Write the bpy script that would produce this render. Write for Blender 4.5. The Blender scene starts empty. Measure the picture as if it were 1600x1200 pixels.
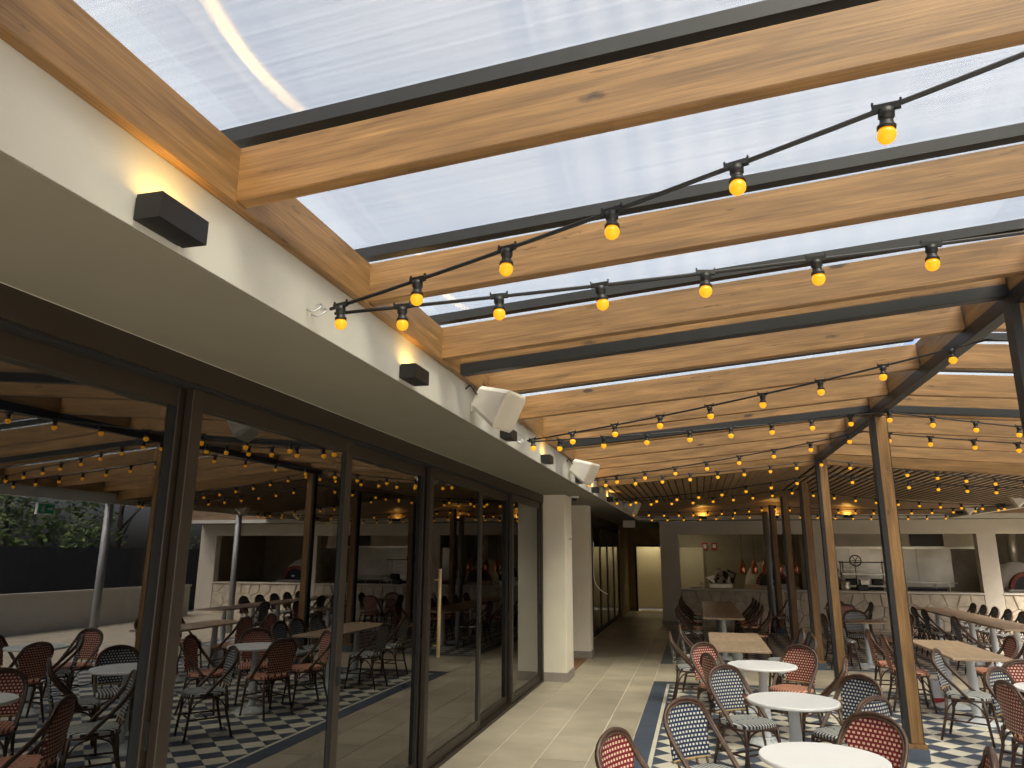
import bpy, math, random
from mathutils import Vector, Matrix
random.seed(7)
R = math.radians
sc = bpy.context.scene
col = sc.collection

# ---------------------------------------------------------------- camera
cd = bpy.data.cameras.new("camera"); cam = bpy.data.objects.new("camera", cd); col.objects.link(cam)
CF, CP, CY, CR, CH = 1127.6, R(13.304), R(14.152), R(.222), 1.85
fw = Vector((-math.sin(CY)*math.cos(CP), math.cos(CY)*math.cos(CP), math.sin(CP)))
rt = Vector((math.cos(CY), math.sin(CY), 0)); up = rt.cross(fw)
rt, up = rt*math.cos(CR)+up*math.sin(CR), up*math.cos(CR)-rt*math.sin(CR)
cam.matrix_world = Matrix(((rt.x, up.x, -fw.x, 0), (rt.y, up.y, -fw.y, 0), (rt.z, up.z, -fw.z, CH), (0, 0, 0, 1)))
cd.sensor_width = 36; cd.lens = 36*CF/1600; cd.clip_start = .05; cd.clip_end = 600
sc.camera = cam

# ---------------------------------------------------------------- sky, sun, exposure
w = bpy.data.worlds.new("World"); sc.world = w; w.use_nodes = True
nt = w.node_tree
sky = nt.nodes.new('ShaderNodeTexSky'); sky.sky_type = 'NISHITA'; sky.sun_disc = False
sky.sun_elevation = R(55); sky.sun_rotation = R(146); sky.dust_density = 6.0; sky.air_density = .7; sky.ozone_density = 1.2
nt.links.new(sky.outputs[0], nt.nodes['Background'].inputs[0]); nt.nodes["Background"].inputs[1].default_value = .095
sd = bpy.data.lights.new("sun", 'SUN'); sun = bpy.data.objects.new("sun", sd); col.objects.link(sun)
sd.energy = 1.5; sd.angle = R(30); sd.color = (1, .95, .88)
# the sky's sun stands at azimuth 146 degrees from +Y, turning clockwise
az = R(146); el = R(55)
sdir = Vector((math.sin(az)*math.cos(el), math.cos(az)*math.cos(el), math.sin(el)))
sun.rotation_euler = (-sdir).to_track_quat('-Z', 'Y').to_euler(); sun.location = (0, 0, 30)
sc.view_settings.view_transform = 'Standard'; sc.view_settings.look = 'None'; sc.view_settings.gamma = 1
sc.view_settings.use_curve_mapping = False
sc.view_settings.exposure = 1.9
sc.cycles.use_denoising = True; sc.cycles.max_bounces = 10; sc.cycles.diffuse_bounces = 5; sc.cycles.glossy_bounces = 4
sc.cycles.transparent_max_bounces = 16; sc.cycles.transmission_bounces = 6; sc.cycles.sample_clamp_indirect = 6

# ---------------------------------------------------------------- materials
def nmat(name):
    m = bpy.data.materials.new(name); m.use_nodes = True
    return m, m.node_tree.nodes, m.node_tree.links, m.node_tree.nodes['Principled BSDF']
def N(nodes, t, **kw):
    n = nodes.new(t)
    for k, v in kw.items():
        if hasattr(n, k): setattr(n, k, v)
        else: n.inputs[k].default_value = v
    return n
def mat(name, c, rough=.6, metal=0, var=.12, scale=3, bump=0, bscale=40, spec=.5, stretch=None, coat=0):
    m, n, l, b = nmat(name)
    b.inputs['Roughness'].default_value = rough; b.inputs['Metallic'].default_value = metal
    b.inputs['Specular IOR Level'].default_value = spec; b.inputs['Coat Weight'].default_value = coat
    tc = N(n, 'ShaderNodeTexCoord'); mp = N(n, 'ShaderNodeMapping')
    if stretch: mp.inputs['Scale'].default_value = stretch
    l.new(tc.outputs['Object'], mp.inputs[0])
    nz = N(n, 'ShaderNodeTexNoise', Scale=scale, Detail=5.0); l.new(mp.outputs[0], nz.inputs['Vector'])
    rp = N(n, 'ShaderNodeValToRGB'); l.new(nz.outputs['Fac'], rp.inputs[0])
    rp.color_ramp.elements[0].position = .3; rp.color_ramp.elements[1].position = .7
    rp.color_ramp.elements[0].color = (*[max(0, x*(1-var)) for x in c], 1); rp.color_ramp.elements[1].color = (*[min(1, x*(1+var)) for x in c], 1)
    l.new(rp.outputs[0], b.inputs['Base Color'])
    if bump:
        n2 = N(n, 'ShaderNodeTexNoise', Scale=bscale, Detail=4.0); l.new(mp.outputs[0], n2.inputs['Vector'])
        bp = N(n, 'ShaderNodeBump', Strength=bump, Distance=.01); l.new(n2.outputs['Fac'], bp.inputs['Height']); l.new(bp.outputs[0], b.inputs['Normal'])
    return m
def wood(name, dark, light, knots=True, rough=.5):
    # grain runs along local X
    m, n, l, b = nmat(name)
    tc = N(n, 'ShaderNodeTexCoord'); oi = N(n, 'ShaderNodeObjectInfo')
    ad = N(n, 'ShaderNodeVectorMath', operation='MULTIPLY_ADD'); l.new(oi.outputs['Random'], ad.inputs[0]); ad.inputs[1].default_value = (37, 11, 7); l.new(tc.outputs['Object'], ad.inputs[2])
    mp = N(n, 'ShaderNodeMapping'); mp.inputs['Scale'].default_value = (.9, 9, 9); l.new(ad.outputs[0], mp.inputs[0])
    nz = N(n, 'ShaderNodeTexNoise', Scale=2.2, Detail=6.0, Distortion=.6); l.new(mp.outputs[0], nz.inputs['Vector'])
    rp = N(n, 'ShaderNodeValToRGB'); l.new(nz.outputs['Fac'], rp.inputs[0])
    rp.color_ramp.elements[0].position = .3; rp.color_ramp.elements[1].position = .72
    rp.color_ramp.elements[0].color = (*dark, 1); rp.color_ramp.elements[1].color = (*light, 1)
    mp2 = N(n, 'ShaderNodeMapping'); mp2.inputs['Scale'].default_value = (2.5, 90, 90); l.new(ad.outputs[0], mp2.inputs[0])
    fine = N(n, 'ShaderNodeTexNoise', Scale=1.5, Detail=3.0); l.new(mp2.outputs[0], fine.inputs['Vector'])
    mr = N(n, 'ShaderNodeMapRange'); mr.inputs[1].default_value = .3; mr.inputs[2].default_value = .7; mr.inputs[3].default_value = .68; mr.inputs[4].default_value = 1.14
    l.new(fine.outputs['Fac'], mr.inputs[0])
    # lamination joints: long lengths of slightly different tone
    mp3 = N(n, 'ShaderNodeMapping'); mp3.inputs['Scale'].default_value = (.8, 0, 14); l.new(ad.outputs[0], mp3.inputs[0])
    vo = N(n, 'ShaderNodeTexVoronoi', Scale=1.0); l.new(mp3.outputs[0], vo.inputs['Vector'])
    sp = N(n, 'ShaderNodeSeparateColor'); l.new(vo.outputs['Color'], sp.inputs[0])
    mr2 = N(n, 'ShaderNodeMapRange'); mr2.inputs[3].default_value = .88; mr2.inputs[4].default_value = 1.08; l.new(sp.outputs[0], mr2.inputs[0])
    mu = N(n, 'ShaderNodeMath', operation='MULTIPLY'); l.new(mr.outputs[0], mu.inputs[0]); l.new(mr2.outputs[0], mu.inputs[1])
    # per-piece tone
    mr3 = N(n, 'ShaderNodeMapRange'); mr3.inputs[3].default_value = .92; mr3.inputs[4].default_value = 1.06; l.new(oi.outputs['Random'], mr3.inputs[0])
    mu2 = N(n, 'ShaderNodeMath', operation='MULTIPLY'); l.new(mu.outputs[0], mu2.inputs[0]); l.new(mr3.outputs[0], mu2.inputs[1])
    last = mu2
    if knots:
        mpk = N(n, 'ShaderNodeMapping'); mpk.inputs['Scale'].default_value = (1.1, 3.5, 3.5); l.new(ad.outputs[0], mpk.inputs[0])
        vk = N(n, 'ShaderNodeTexVoronoi', Scale=1.3); l.new(mpk.outputs[0], vk.inputs['Vector'])
        dn = N(n, 'ShaderNodeTexNoise', Scale=30.0, Detail=3.0); l.new(ad.outputs[0], dn.inputs['Vector'])
        a1 = N(n, 'ShaderNodeMath', operation='MULTIPLY_ADD'); l.new(dn.outputs['Fac'], a1.inputs[0]); a1.inputs[1].default_value = .09; l.new(vk.outputs['Distance'], a1.inputs[2])
        mk = N(n, 'ShaderNodeMapRange'); mk.inputs[1].default_value = .0955; mk.inputs[2].default_value = .14; mk.inputs[3].default_value = .22; mk.inputs[4].default_value = 1; l.new(a1.outputs[0], mk.inputs[0])
        mpv = N(n, 'ShaderNodeMapping'); mpv.inputs['Scale'].default_value = (.55, 7, 7); l.new(ad.outputs[0], mpv.inputs[0])
        vn = N(n, 'ShaderNodeTexNoise', Scale=2.6, Detail=5.0, Distortion=.3); l.new(mpv.outputs[0], vn.inputs['Vector'])
        va = N(n, 'ShaderNodeMath', operation='SUBTRACT'); l.new(vn.outputs['Fac'], va.inputs[0]); va.inputs[1].default_value = .66
        vb = N(n, 'ShaderNodeMath', operation='ABSOLUTE'); l.new(va.outputs[0], vb.inputs[0])
        vr = N(n, 'ShaderNodeMapRange'); vr.inputs[1].default_value = .0; vr.inputs[2].default_value = .012; vr.inputs[3].default_value = .4; vr.inputs[4].default_value = 1; l.new(vb.outputs[0], vr.inputs[0])
        mu4 = N(n, 'ShaderNodeMath', operation='MULTIPLY'); l.new(mk.outputs[0], mu4.inputs[0]); l.new(vr.outputs[0], mu4.inputs[1])
        mu3 = N(n, 'ShaderNodeMath', operation='MULTIPLY'); l.new(mu2.outputs[0], mu3.inputs[0]); l.new(mu4.outputs[0], mu3.inputs[1]); last = mu3
    mx = N(n, 'ShaderNodeVectorMath', operation='SCALE'); l.new(rp.outputs[0], mx.inputs[0]); l.new(last.outputs[0], mx.inputs['Scale'])
    l.new(mx.outputs[0], b.inputs['Base Color']); b.inputs['Roughness'].default_value = rough
    bp = N(n, 'ShaderNodeBump', Strength=.15, Distance=.004); l.new(fine.outputs['Fac'], bp.inputs['Height']); l.new(bp.outputs[0], b.inputs['Normal'])
    return m
def weave(name, base, dot, bw, rh, ms, axes):
    m, n, l, b = nmat(name)
    tc = N(n, 'ShaderNodeTexCoord'); sx = N(n, 'ShaderNodeSeparateXYZ'); l.new(tc.outputs['Object'], sx.inputs[0])
    cb = N(n, 'ShaderNodeCombineXYZ'); l.new(sx.outputs[axes[0]], cb.inputs[0]); l.new(sx.outputs[axes[1]], cb.inputs[1])
    br = N(n, 'ShaderNodeTexBrick'); br.offset = .5; br.squash = 1
    for k, v in (('Scale', 1.0), ('Mortar Size', ms), ('Mortar Smooth', .15), ('Brick Width', bw), ('Row Height', rh), ('Bias', 0.0)): br.inputs[k].default_value = v
    br.inputs['Color1'].default_value = (*dot, 1); br.inputs['Color2'].default_value = (*[x*.88 for x in dot], 1); br.inputs['Mortar'].default_value = (*base, 1)
    l.new(cb.outputs[0], br.inputs['Vector']); l.new(br.outputs['Color'], b.inputs['Base Color'])
    b.inputs['Roughness'].default_value = .45
    bp = N(n, 'ShaderNodeBump', Strength=.5, Distance=.003); l.new(br.outputs['Fac'], bp.inputs['Height']); bp.invert = True; l.new(bp.outputs[0], b.inputs['Normal'])
    return m
def emis(name, c, s):
    m, n, l, b = nmat(name); b.inputs['Base Color'].default_value = (*[x*.6 for x in c], 1)
    b.inputs['Emission Color'].default_value = (*c, 1); b.inputs['Emission Strength'].default_value = s; b.inputs['Roughness'].default_value = .3
    return m
def glass_pane(name, ior, tint, rough=0.0):
    m, n, l, b = nmat(name); n.remove(b); out = n['Material Output']
    fr = N(n, 'ShaderNodeFresnel', IOR=ior); tr = N(n, 'ShaderNodeBsdfTransparent'); tr.inputs[0].default_value = (*tint, 1)
    gl = N(n, 'ShaderNodeBsdfGlossy', Roughness=rough); mx = N(n, 'ShaderNodeMixShader')
    l.new(fr.outputs[0], mx.inputs[0]); l.new(tr.outputs[0], mx.inputs[1]); l.new(gl.outputs[0], mx.inputs[2]); l.new(mx.outputs[0], out.inputs[0])
    return m
def poly_sheet():
    m, n, l, b = nmat('polycarbonate'); n.remove(b); out = n['Material Output']
    tc = N(n, 'ShaderNodeTexCoord'); mp = N(n, 'ShaderNodeMapping'); mp.inputs['Scale'].default_value = (.25, 60, 1); l.new(tc.outputs['Object'], mp.inputs[0])
    nz = N(n, 'ShaderNodeTexNoise', Scale=1.5, Detail=4.0); l.new(mp.outputs[0], nz.inputs['Vector'])
    rp = N(n, 'ShaderNodeValToRGB'); l.new(nz.outputs['Fac'], rp.inputs[0])
    rp.color_ramp.elements[0].position = .3; rp.color_ramp.elements[1].position = .65
    rp.color_ramp.elements[0].color = (.26, .275, .275, 1); rp.color_ramp.elements[1].color = (.40, .415, .405, 1)
    tl = N(n, 'ShaderNodeBsdfTranslucent'); l.new(rp.outputs[0], tl.inputs[0])
    tr = N(n, 'ShaderNodeBsdfTransparent'); tr.inputs[0].default_value = (.86, .89, .79, 1)
    m1 = N(n, 'ShaderNodeMixShader'); dz = N(n, 'ShaderNodeTexNoise', Scale=.9, Detail=4.0); l.new(tc.outputs['Object'], dz.inputs['Vector'])
    dm = N(n, 'ShaderNodeMapRange'); dm.inputs[1].default_value = .3; dm.inputs[2].default_value = .7; dm.inputs[3].default_value = .46; dm.inputs[4].default_value = .62; l.new(dz.outputs['Fac'], dm.inputs[0]); l.new(dm.outputs[0], m1.inputs[0]); l.new(tl.outputs[0], m1.inputs[1]); l.new(tr.outputs[0], m1.inputs[2])
    gl = N(n, 'ShaderNodeBsdfAnisotropic'); gl.inputs['Roughness'].default_value = .22; gl.inputs['Anisotropy'].default_value = .93
    tg = N(n, 'ShaderNodeTangent', direction_type='RADIAL', axis='Y'); 
    cx = N(n, 'ShaderNodeCombineXYZ'); cx.inputs[0].default_value = 1
    l.new(cx.outputs[0], gl.inputs['Tangent'])
    gl.inputs['Color'].default_value = (1, 1, 1, 1)
    m2 = N(n, 'ShaderNodeMixShader'); m2.inputs[0].default_value = .17; l.new(m1.outputs[0], m2.inputs[1]); l.new(gl.outputs[0], m2.inputs[2]); l.new(m2.outputs[0], out.inputs[0])
    return m

M = dict(
 timber=wood('hardwood', (.185, .096, .031), (.33, .18, .064)),
 board=wood('ceiling_board', (.24, .155, .085), (.36, .245, .14), False),
 deck=wood('decking', (.2, .09, .04), (.33, .17, .08), False),
 tabletimber=wood('table_timber', (.36, .25, .16), (.52, .38, .25), False, .4),
 render=mat('white_render', (.52, .505, .44), .85, var=.05, bump=.08, bscale=60),
 pillar=mat('pillar_paint', (.78, .72, .58), .8, var=.04),
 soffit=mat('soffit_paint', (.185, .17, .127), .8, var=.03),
 greywall=mat('grey_paint', (.58, .53, .43), .8, var=.04),
 bronze=mat('bronze_frame', (.032, .023, .015), .45, .2, var=.1),
 dark=mat('dark_gap', (.006, .006, .006), .7),
 black=mat('black_steel', (.009, .0095, .01), .5, var=.25, scale=12),
 lampblack=mat('lamp_black', (.007, .007, .007), .45, var=.2),
 steelgrey=mat('grey_paint_steel', (.30, .31, .31), .5, .2),
 stainless=mat('stainless', (.66, .61, .50), .34, .75, var=.2, scale=1.2),
 copper=mat('copper', (.72, .27, .15), .22, 1, var=.1),
 tile=mat('beige_tile', (.44, .385, .285), .42, var=.14, scale=2.2, bump=.05, bscale=30),
 grout=mat('grout', (.78, .71, .58), .9),
 blue=mat('blue_tile', (.075, .095, .13), .4, var=.15, scale=4),
 cream=mat('cream_tile', (.72, .67, .53), .4, var=.06, scale=4),
 stone=mat('cream_stone', (.50, .44, .33), .85, var=.2, scale=5, bump=.6, bscale=14),
 mortar=mat('mortar', (.40, .36, .29), .95),
 counter=mat('counter_stone', (.58, .54, .45), .3, var=.06),
 kitchenwall=mat('kitchen_wall', (.33, .28, .2), .6),
 warmwall=mat('warm_wall', (.45, .34, .19), .8),
 door=mat('pale_door', (.62, .55, .40), .6, var=.03),
 skirting=mat('skirting_tile', (.30, .265, .22), .5),
 rattan=mat('brown_cane', (.075, .039, .022), .38, var=.35, scale=25),
 canelight=mat('light_cane', (.40, .28, .13), .45),
 whitetop=mat('white_table_top', (.87, .87, .85), .3, var=.02),
 castwhite=mat('cast_pedestal', (.60, .63, .64), .5, var=.05),
 speaker=mat('white_plastic', (.68, .66, .60), .5, var=.03),
 brick=mat('oven_brick', (.25, .07, .045), .8),
 ovenwhite=mat('oven_plaster', (.62, .57, .48), .8),
 red=mat('red_plastic', (.4, .02, .02), .4),
 fence=mat('fence_grey', (.045, .047, .05), .7),
 bark=mat('bark', (.08, .06, .04), .9),
 ground=mat('paving', (.22, .21, .19), .9, scale=.6),
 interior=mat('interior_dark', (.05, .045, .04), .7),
 hook=mat('galvanised', (.5, .5, .5), .35, .9),
 bulb=emis('amber_bulb', (1, .41, .008), .26),
 glow=emis('lamp_diffuser', (1, .55, .1), 1.5),
 led=emis('led_strip', (1, .62, .2), 3),
 tube=emis('ceiling_tube', (1, .9, .6), 8),
 sign=mat('sign_white', (.7, .7, .72), .5), green=mat('sign_green', (.02, .3, .12), .5),
 glass=glass_pane('door_glass', 2.6, (.5, .5, .46)),
 poly=poly_sheet(),
 redback=weave('red_weave', (.17, .012, .016), (.80, .58, .42), .030, .027, .0073, (0, 2)),
 bluback=weave('navy_weave', (.014, .026, .065), (.74, .73, .62), .030, .027, .0073, (0, 2)),
 redseat=weave('red_seat', (.22, .04, .025), (.74, .40, .26), 6.0, .03, .007, (1, 0)),
 bluseat=weave('navy_seat', (.02, .03, .06), (.66, .66, .58), 6.0, .03, .0085, (1, 0)),
)
m = M['tile']; n = m.node_tree.nodes; l = m.node_tree.links; b = n['Principled BSDF']
oi = N(n, 'ShaderNodeObjectInfo'); mr = N(n, 'ShaderNodeMapRange'); mr.inputs[3].default_value = .86; mr.inputs[4].default_value = 1.06; l.new(oi.outputs['Random'], mr.inputs[0])
vm = N(n, 'ShaderNodeVectorMath', operation='SCALE'); l.new(b.inputs['Base Color'].links[0].from_socket, vm.inputs[0]); l.new(mr.outputs[0], vm.inputs['Scale']); l.new(vm.outputs[0], b.inputs['Base Color'])
m, n, l, b = nmat('leaves')
g = N(n, 'ShaderNodeNewGeometry'); rp = N(n, 'ShaderNodeValToRGB'); l.new(g.outputs['Random Per Island'], rp.inputs[0])
rp.color_ramp.elements[0].color = (.035, .07, .012, 1); rp.color_ramp.elements[1].color = (.13, .19, .03, 1); l.new(rp.outputs[0], b.inputs['Base Color']); b.inputs['Roughness'].default_value = .6
M['leaf'] = m

# ---------------------------------------------------------------- mesh helpers
class MB:
    def __init__(s): s.v = []; s.f = []; s.sm = []
    def add(s, vs, fs, smooth=False):
        o = len(s.v); s.v += [tuple(p) for p in vs]; s.f += [tuple(i+o for i in f) for f in fs]; s.sm += [smooth]*len(fs); return s
    def box(s, x0, x1, y0, y1, z0, z1):
        return s.add([(x0,y0,z0),(x1,y0,z0),(x1,y1,z0),(x0,y1,z0),(x0,y0,z1),(x1,y0,z1),(x1,y1,z1),(x0,y1,z1)],
                     [(0,3,2,1),(4,5,6,7),(0,1,5,4),(1,2,6,5),(2,3,7,6),(3,0,4,7)])
    def bbox(s, x0, x1, y0, y1, z0, z1, c=.006):
        # box with chamfered edges
        P = lambda a, b_, e: None
        vs = []; idx = {}
        for ax in range(3):
            for sx in (0, 1):
                for sy in (0, 1):
                    for sz in (0, 1):
                        p = [x1 if sx else x0, y1 if sy else y0, z1 if sz else z0]
                        for k, sg in enumerate((sx, sy, sz)):
                            if k != ax: p[k] += -c if sg else c
                        idx[(ax, sx, sy, sz)] = len(vs); vs.append(p)
        fs = []
        for ax in range(3):
            for s0 in (0, 1):
                o = [k for k in range(3) if k != ax]; q = []
                for a, b_ in ((0,0),(1,0),(1,1),(0,1)):
                    k = [0,0,0]; k[ax] = s0; k[o[0]] = a; k[o[1]] = b_; q.append(idx[(ax, *k)])
                fs.append(q if (s0 == 1) == (ax != 1) else q[::-1])
        for ax in range(3):
            o = [k for k in range(3) if k != ax]
            for a in (0, 1):
                for b_ in (0, 1):
                    k0 = [0,0,0]; k1 = [0,0,0]; k1[ax] = 1
                    for k in (k0, k1): k[o[0]] = a; k[o[1]] = b_
                    fs.append([idx[(o[0], *k0)], idx[(o[0], *k1)], idx[(o[1], *k1)], idx[(o[1], *k0)]])
        for a in (0,1):
            for b_ in (0,1):
                for c_ in (0,1): fs.append([idx[(0,a,b_,c_)], idx[(1,a,b_,c_)], idx[(2,a,b_,c_)]])
        return s.add(vs, fs)
    def tube(s, pts, r, n=7, caps=True):
        pts = [Vector(p) for p in pts]; k = len(pts); rs = r if isinstance(r, (list, tuple)) else [r]*k
        vs = []; prev = None
        for i, p in enumerate(pts):
            t = (pts[min(i+1, k-1)]-pts[max(i-1, 0)]).normalized()
            if prev is None:
                a = Vector((0,0,1)) if abs(t.z) < .9 else Vector((1,0,0)); u = t.cross(a).normalized()
            else:
                u = (prev-t*prev.dot(t)); u = u.normalized() if u.length > 1e-6 else t.orthogonal().normalized()
            prev = u; v_ = t.cross(u)
            vs += [p+(u*math.cos(2*math.pi*j/n)+v_*math.sin(2*math.pi*j/n))*rs[i] for j in range(n)]
        fs = [(i*n+j, i*n+(j+1) % n, (i+1)*n+(j+1) % n, (i+1)*n+j) for i in range(k-1) for j in range(n)]
        s.add(vs, fs, True)
        if caps:
            o = len(s.v)-k*n
            s.f += [tuple(range(o+n-1, o-1, -1)), tuple(range(o+(k-1)*n, o+k*n))]; s.sm += [False]*2
        return s
    def lathe(s, prof, n=20, c=(0,0,0)):
        vs = [(c[0]+r*math.cos(2*math.pi*j/n), c[1]+r*math.sin(2*math.pi*j/n), c[2]+z) for r, z in prof for j in range(n)]
        k = len(prof)
        s.add(vs, [(i*n+j, i*n+(j+1) % n, (i+1)*n+(j+1) % n, (i+1)*n+j) for i in range(k-1) for j in range(n)], True)
        o = len(s.v)-k*n; s.f += [tuple(range(o+n-1, o-1, -1)), tuple(range(o+(k-1)*n, o+k*n))]; s.sm += [False]*2
        return s
    def prism(s, poly, z0, z1):
        k = len(poly)
        return s.add([(x, y, z0) for x, y in poly]+[(x, y, z1) for x, y in poly],
              [tuple(range(k-1, -1, -1)), tuple(range(k, 2*k))]+[(i, (i+1) % k, k+(i+1) % k, k+i) for i in range(k)])
    def mesh(s, name, m=None):
        me = bpy.data.meshes.new(name); me.from_pydata(s.v, [], s.f)
        me.polygons.foreach_set('use_smooth', s.sm)
        if m: me.materials.append(M[m] if isinstance(m, str) else m)
        me.update(); return me
def link(name, me, parent=None, loc=(0,0,0), rot=(0,0,0)):
    o = bpy.data.objects.new(name, me); col.objects.link(o); o.location = loc; o.rotation_euler = rot; o.parent = parent; return o
def obj(name, mb, m, parent=None, loc=(0,0,0), rot=(0,0,0)): return link(name, mb.mesh(name, m), parent, loc, rot)
def tag(o, label, cat, group=None):
    o['label'] = label; o['category'] = cat
    if group: o['group'] = group
    return o
def thing(name, label, cat, loc=(0,0,0), rz=0, group=None): return tag(link(name, None, None, loc, (0,0,rz)), label, cat, group)
def struct(o): o['kind'] = 'structure'; return o
def copytree(o, parent=None):
    c = o.copy(); col.objects.link(c); c.parent = parent
    for ch in o.children: copytree(ch, c)
    return c
def box(name, m, parent, *a, c=0):
    return obj(name, MB().bbox(*a, c=c) if c else MB().box(*a), m, parent)
def smoothpath(p, k=6):
    p = [Vector(q) for q in p]; out = []
    for i in range(len(p)-1):
        p0, p1, p2, p3 = p[max(i-1,0)], p[i], p[i+1], p[min(i+2, len(p)-1)]
        for j in range(k):
            t = j/k; out.append(.5*((2*p1)+(p2-p0)*t+(2*p0-5*p1+4*p2-p3)*t*t+(3*p1-p0-3*p2+p3)*t**3))
    return out+[p[-1]]

# ---------------------------------------------------------------- constants of the place
XW, XF, ZS = -2.36, -1.553, 2.78          # glass wall, fascia plane, soffit height
YK_ = 21.2
XR, XRF = 1.86, 6.1                        # ridge, right-hand fascia
YC0, YB = 11.95, 20.3                      # lined ceiling starts, back fascia
SL = .0842
def zroof(x): return 3.338-abs(x-XR)*SL    # underside of rafters

# ---------------------------------------------------------------- ground and floors
struct(obj('ground', MB().add([(-150,-150,-.03),(150,-150,-.03),(150,150,-.03),(-150,150,-.03)], [(0,1,2,3)]), 'ground'))
fl = struct(obj('terrace_floor', MB().box(-12, 11.4, -7, 27, -.028, -.006), 'grout'))
RX0, RX1 = -.75, 5.6
RUGS = [(-2.0, 11.82), (13.67, 19.9)]
def in_frame(p, mx=60):
    d = Vector(p)-Vector((0,0,CH)); z = d.dot(fw)
    if z < .2: return False
    x = 800+CF*d.dot(rt)/z; y = 600-CF*d.dot(up)/z
    return -mx < x < 1600+mx and -mx < y < 1200+mx
stuff = MB()
xs = [-2.36, -2.007, -1.546, -1.09, -.75]
def tile_piece(x0, x1, y0, y1):
    g_ = .0045; b_ = (x0+g_, x1-g_, y0+g_, y1-g_, -.008, random.uniform(-.0006, .0006))
    if in_frame(((x0+x1)/2, (y0+y1)/2, 0)): obj('floor_tile', MB().box(*b_), 'tile', fl)
    else: stuff.box(*b_)
for ci in range(4):
    y = -6.6-(.46 if ci % 2 else 0)
    while y < 25.9:
        tile_piece(xs[ci], xs[ci+1], y, min(y+.92, 26)); y += .92
x = RX0; ci = 0
while x < RX1-.01:                          # band of paving between the two chequered floors
    y = 11.82
    cuts = [11.82, 12.28, 13.2, 13.67] if ci % 2 else [11.82, 12.74, 13.67]
    for a, b_ in zip(cuts, cuts[1:]): tile_piece(x, min(x+.46, RX1), a, b_)
    x += .46; ci += 1
x = RX1; ci = 0
while x < 11:
    y = -2.0-(.46 if ci % 2 else 0)
    while y < 20.6: stuff.box(x+.003, x+.457, y+.003, y+.917, -.008, 0); y += .92
    x += .46; ci += 1
x = RX0
while x < RX1:
    stuff.box(x+.003, min(x+.457, RX1), 19.903, 20.8, -.008, 0); x += .46
st = obj('paving_tiles', stuff, 'tile', fl); st['kind'] = 'stuff'
box('timber_deck', 'deck', fl, -2.36, -2.06, 12.05, 13.9, -.004, .012)

D = .2985
def clip(poly, ax, v, keep):
    out = []
    for i, p in enumerate(poly):
        q = poly[(i+1) % len(poly)]; a = (p[ax]-v)*keep; b_ = (q[ax]-v)*keep
        if a >= 0: out.append(p)
        if a*b_ < 0:
            t = a/(a-b_); out.append((p[0]+(q[0]-p[0])*t, p[1]+(q[1]-p[1])*t))
    return out
cand = []
for ri, (ya, yb) in enumerate(RUGS):
    base = MB().box(RX0, RX1, ya, yb, -.027, -.0045)
    rug = struct(obj('chequered_floor', base, 'grout'))
    # border of long blue tiles with a cream line inside it
    for (x0, x1, y0, y1, along) in ((RX0, RX0+.2, ya, yb, 1), (RX1-.2, RX1, ya, yb, 1), (RX0+.2, RX1-.2, ya, ya+.2, 0), (RX0+.2, RX1-.2, yb-.2, yb, 0)):
        a, e = (y0, y1) if along else (x0, x1)
        while a < e-.02:
            b_ = min(a+.6, e)
            q = (x0+.0015, x1-.0015, a+.0015, b_-.0015) if along else (a+.0015, b_-.0015, y0+.0015, y1-.0015)
            obj('border_tile', MB().box(*q, -.007, 0), 'blue', rug); a = b_
    i0, i1, j0, j1 = RX0+.2, RX1-.2, ya+.2, yb-.2
    s_ = .042
    for q in ((i0, i0+s_, j0, j1), (i1-s_, i1, j0, j1), (i0+s_, i1-s_, j0, j0+s_), (i0+s_, i1-s_, j1-s_, j1)):
        obj('border_line', MB().box(q[0]+.001, q[1]-.001, q[2]+.001, q[3]-.001, -.007, .0), 'cream', rug)
    i0 += s_; i1 -= s_; j0 += s_; j1 -= s_
    for i in range(0, int((i1-i0)/(D/2))+2):
        for j in range(0, int((j1-j0)/(D/2))+2):
            if (i+j) % 2: continue
            cx, cy = i0+i*D/2, j1-j*D/2; h = D/2-.0014
            p = [(cx+h, cy), (cx, cy+h), (cx-h, cy), (cx, cy-h)]
            for ax, v, k in ((0, i0, 1), (0, i1, -1), (1, j0, 1), (1, j1, -1)): p = clip(p, ax, v, k) if p else p
            if len(p) < 3: continue
            ar = abs(sum(p[k][0]*p[(k+1) % len(p)][1]-p[(k+1) % len(p)][0]*p[k][1] for k in range(len(p))))/2
            if ar < 1e-4: continue
            cand.append((rug, 'blue' if i % 2 == 0 else 'cream', (cx, cy), p))
vis = sorted([c for c in cand if in_frame((*c[2], 0), 0)], key=lambda c: c[2][0]**2+c[2][1]**2)
own = set(id(c) for c in vis[:290])
shared = {}; rest = {}
for c in cand:
    rug, m_, (cx, cy), p = c
    if id(c) in own:
        key = (m_, tuple((round(a-cx, 4), round(b_-cy, 4)) for a, b_ in p))
        if key not in shared: shared[key] = MB().prism([(a-cx, b_-cy) for a, b_ in p], -.007, 0).mesh('chequer_tile', m_)
        link('chequer_tile', shared[key], rug, (cx, cy, random.uniform(-.0004, .0004)))
    else: rest.setdefault((rug.name, m_), MB()).prism(p, -.007, 0)
for (rn, m_), mb in rest.items():
    o = obj('chequer_tiles', mb, m_, bpy.data.objects[rn]); o['kind'] = 'stuff'

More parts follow.
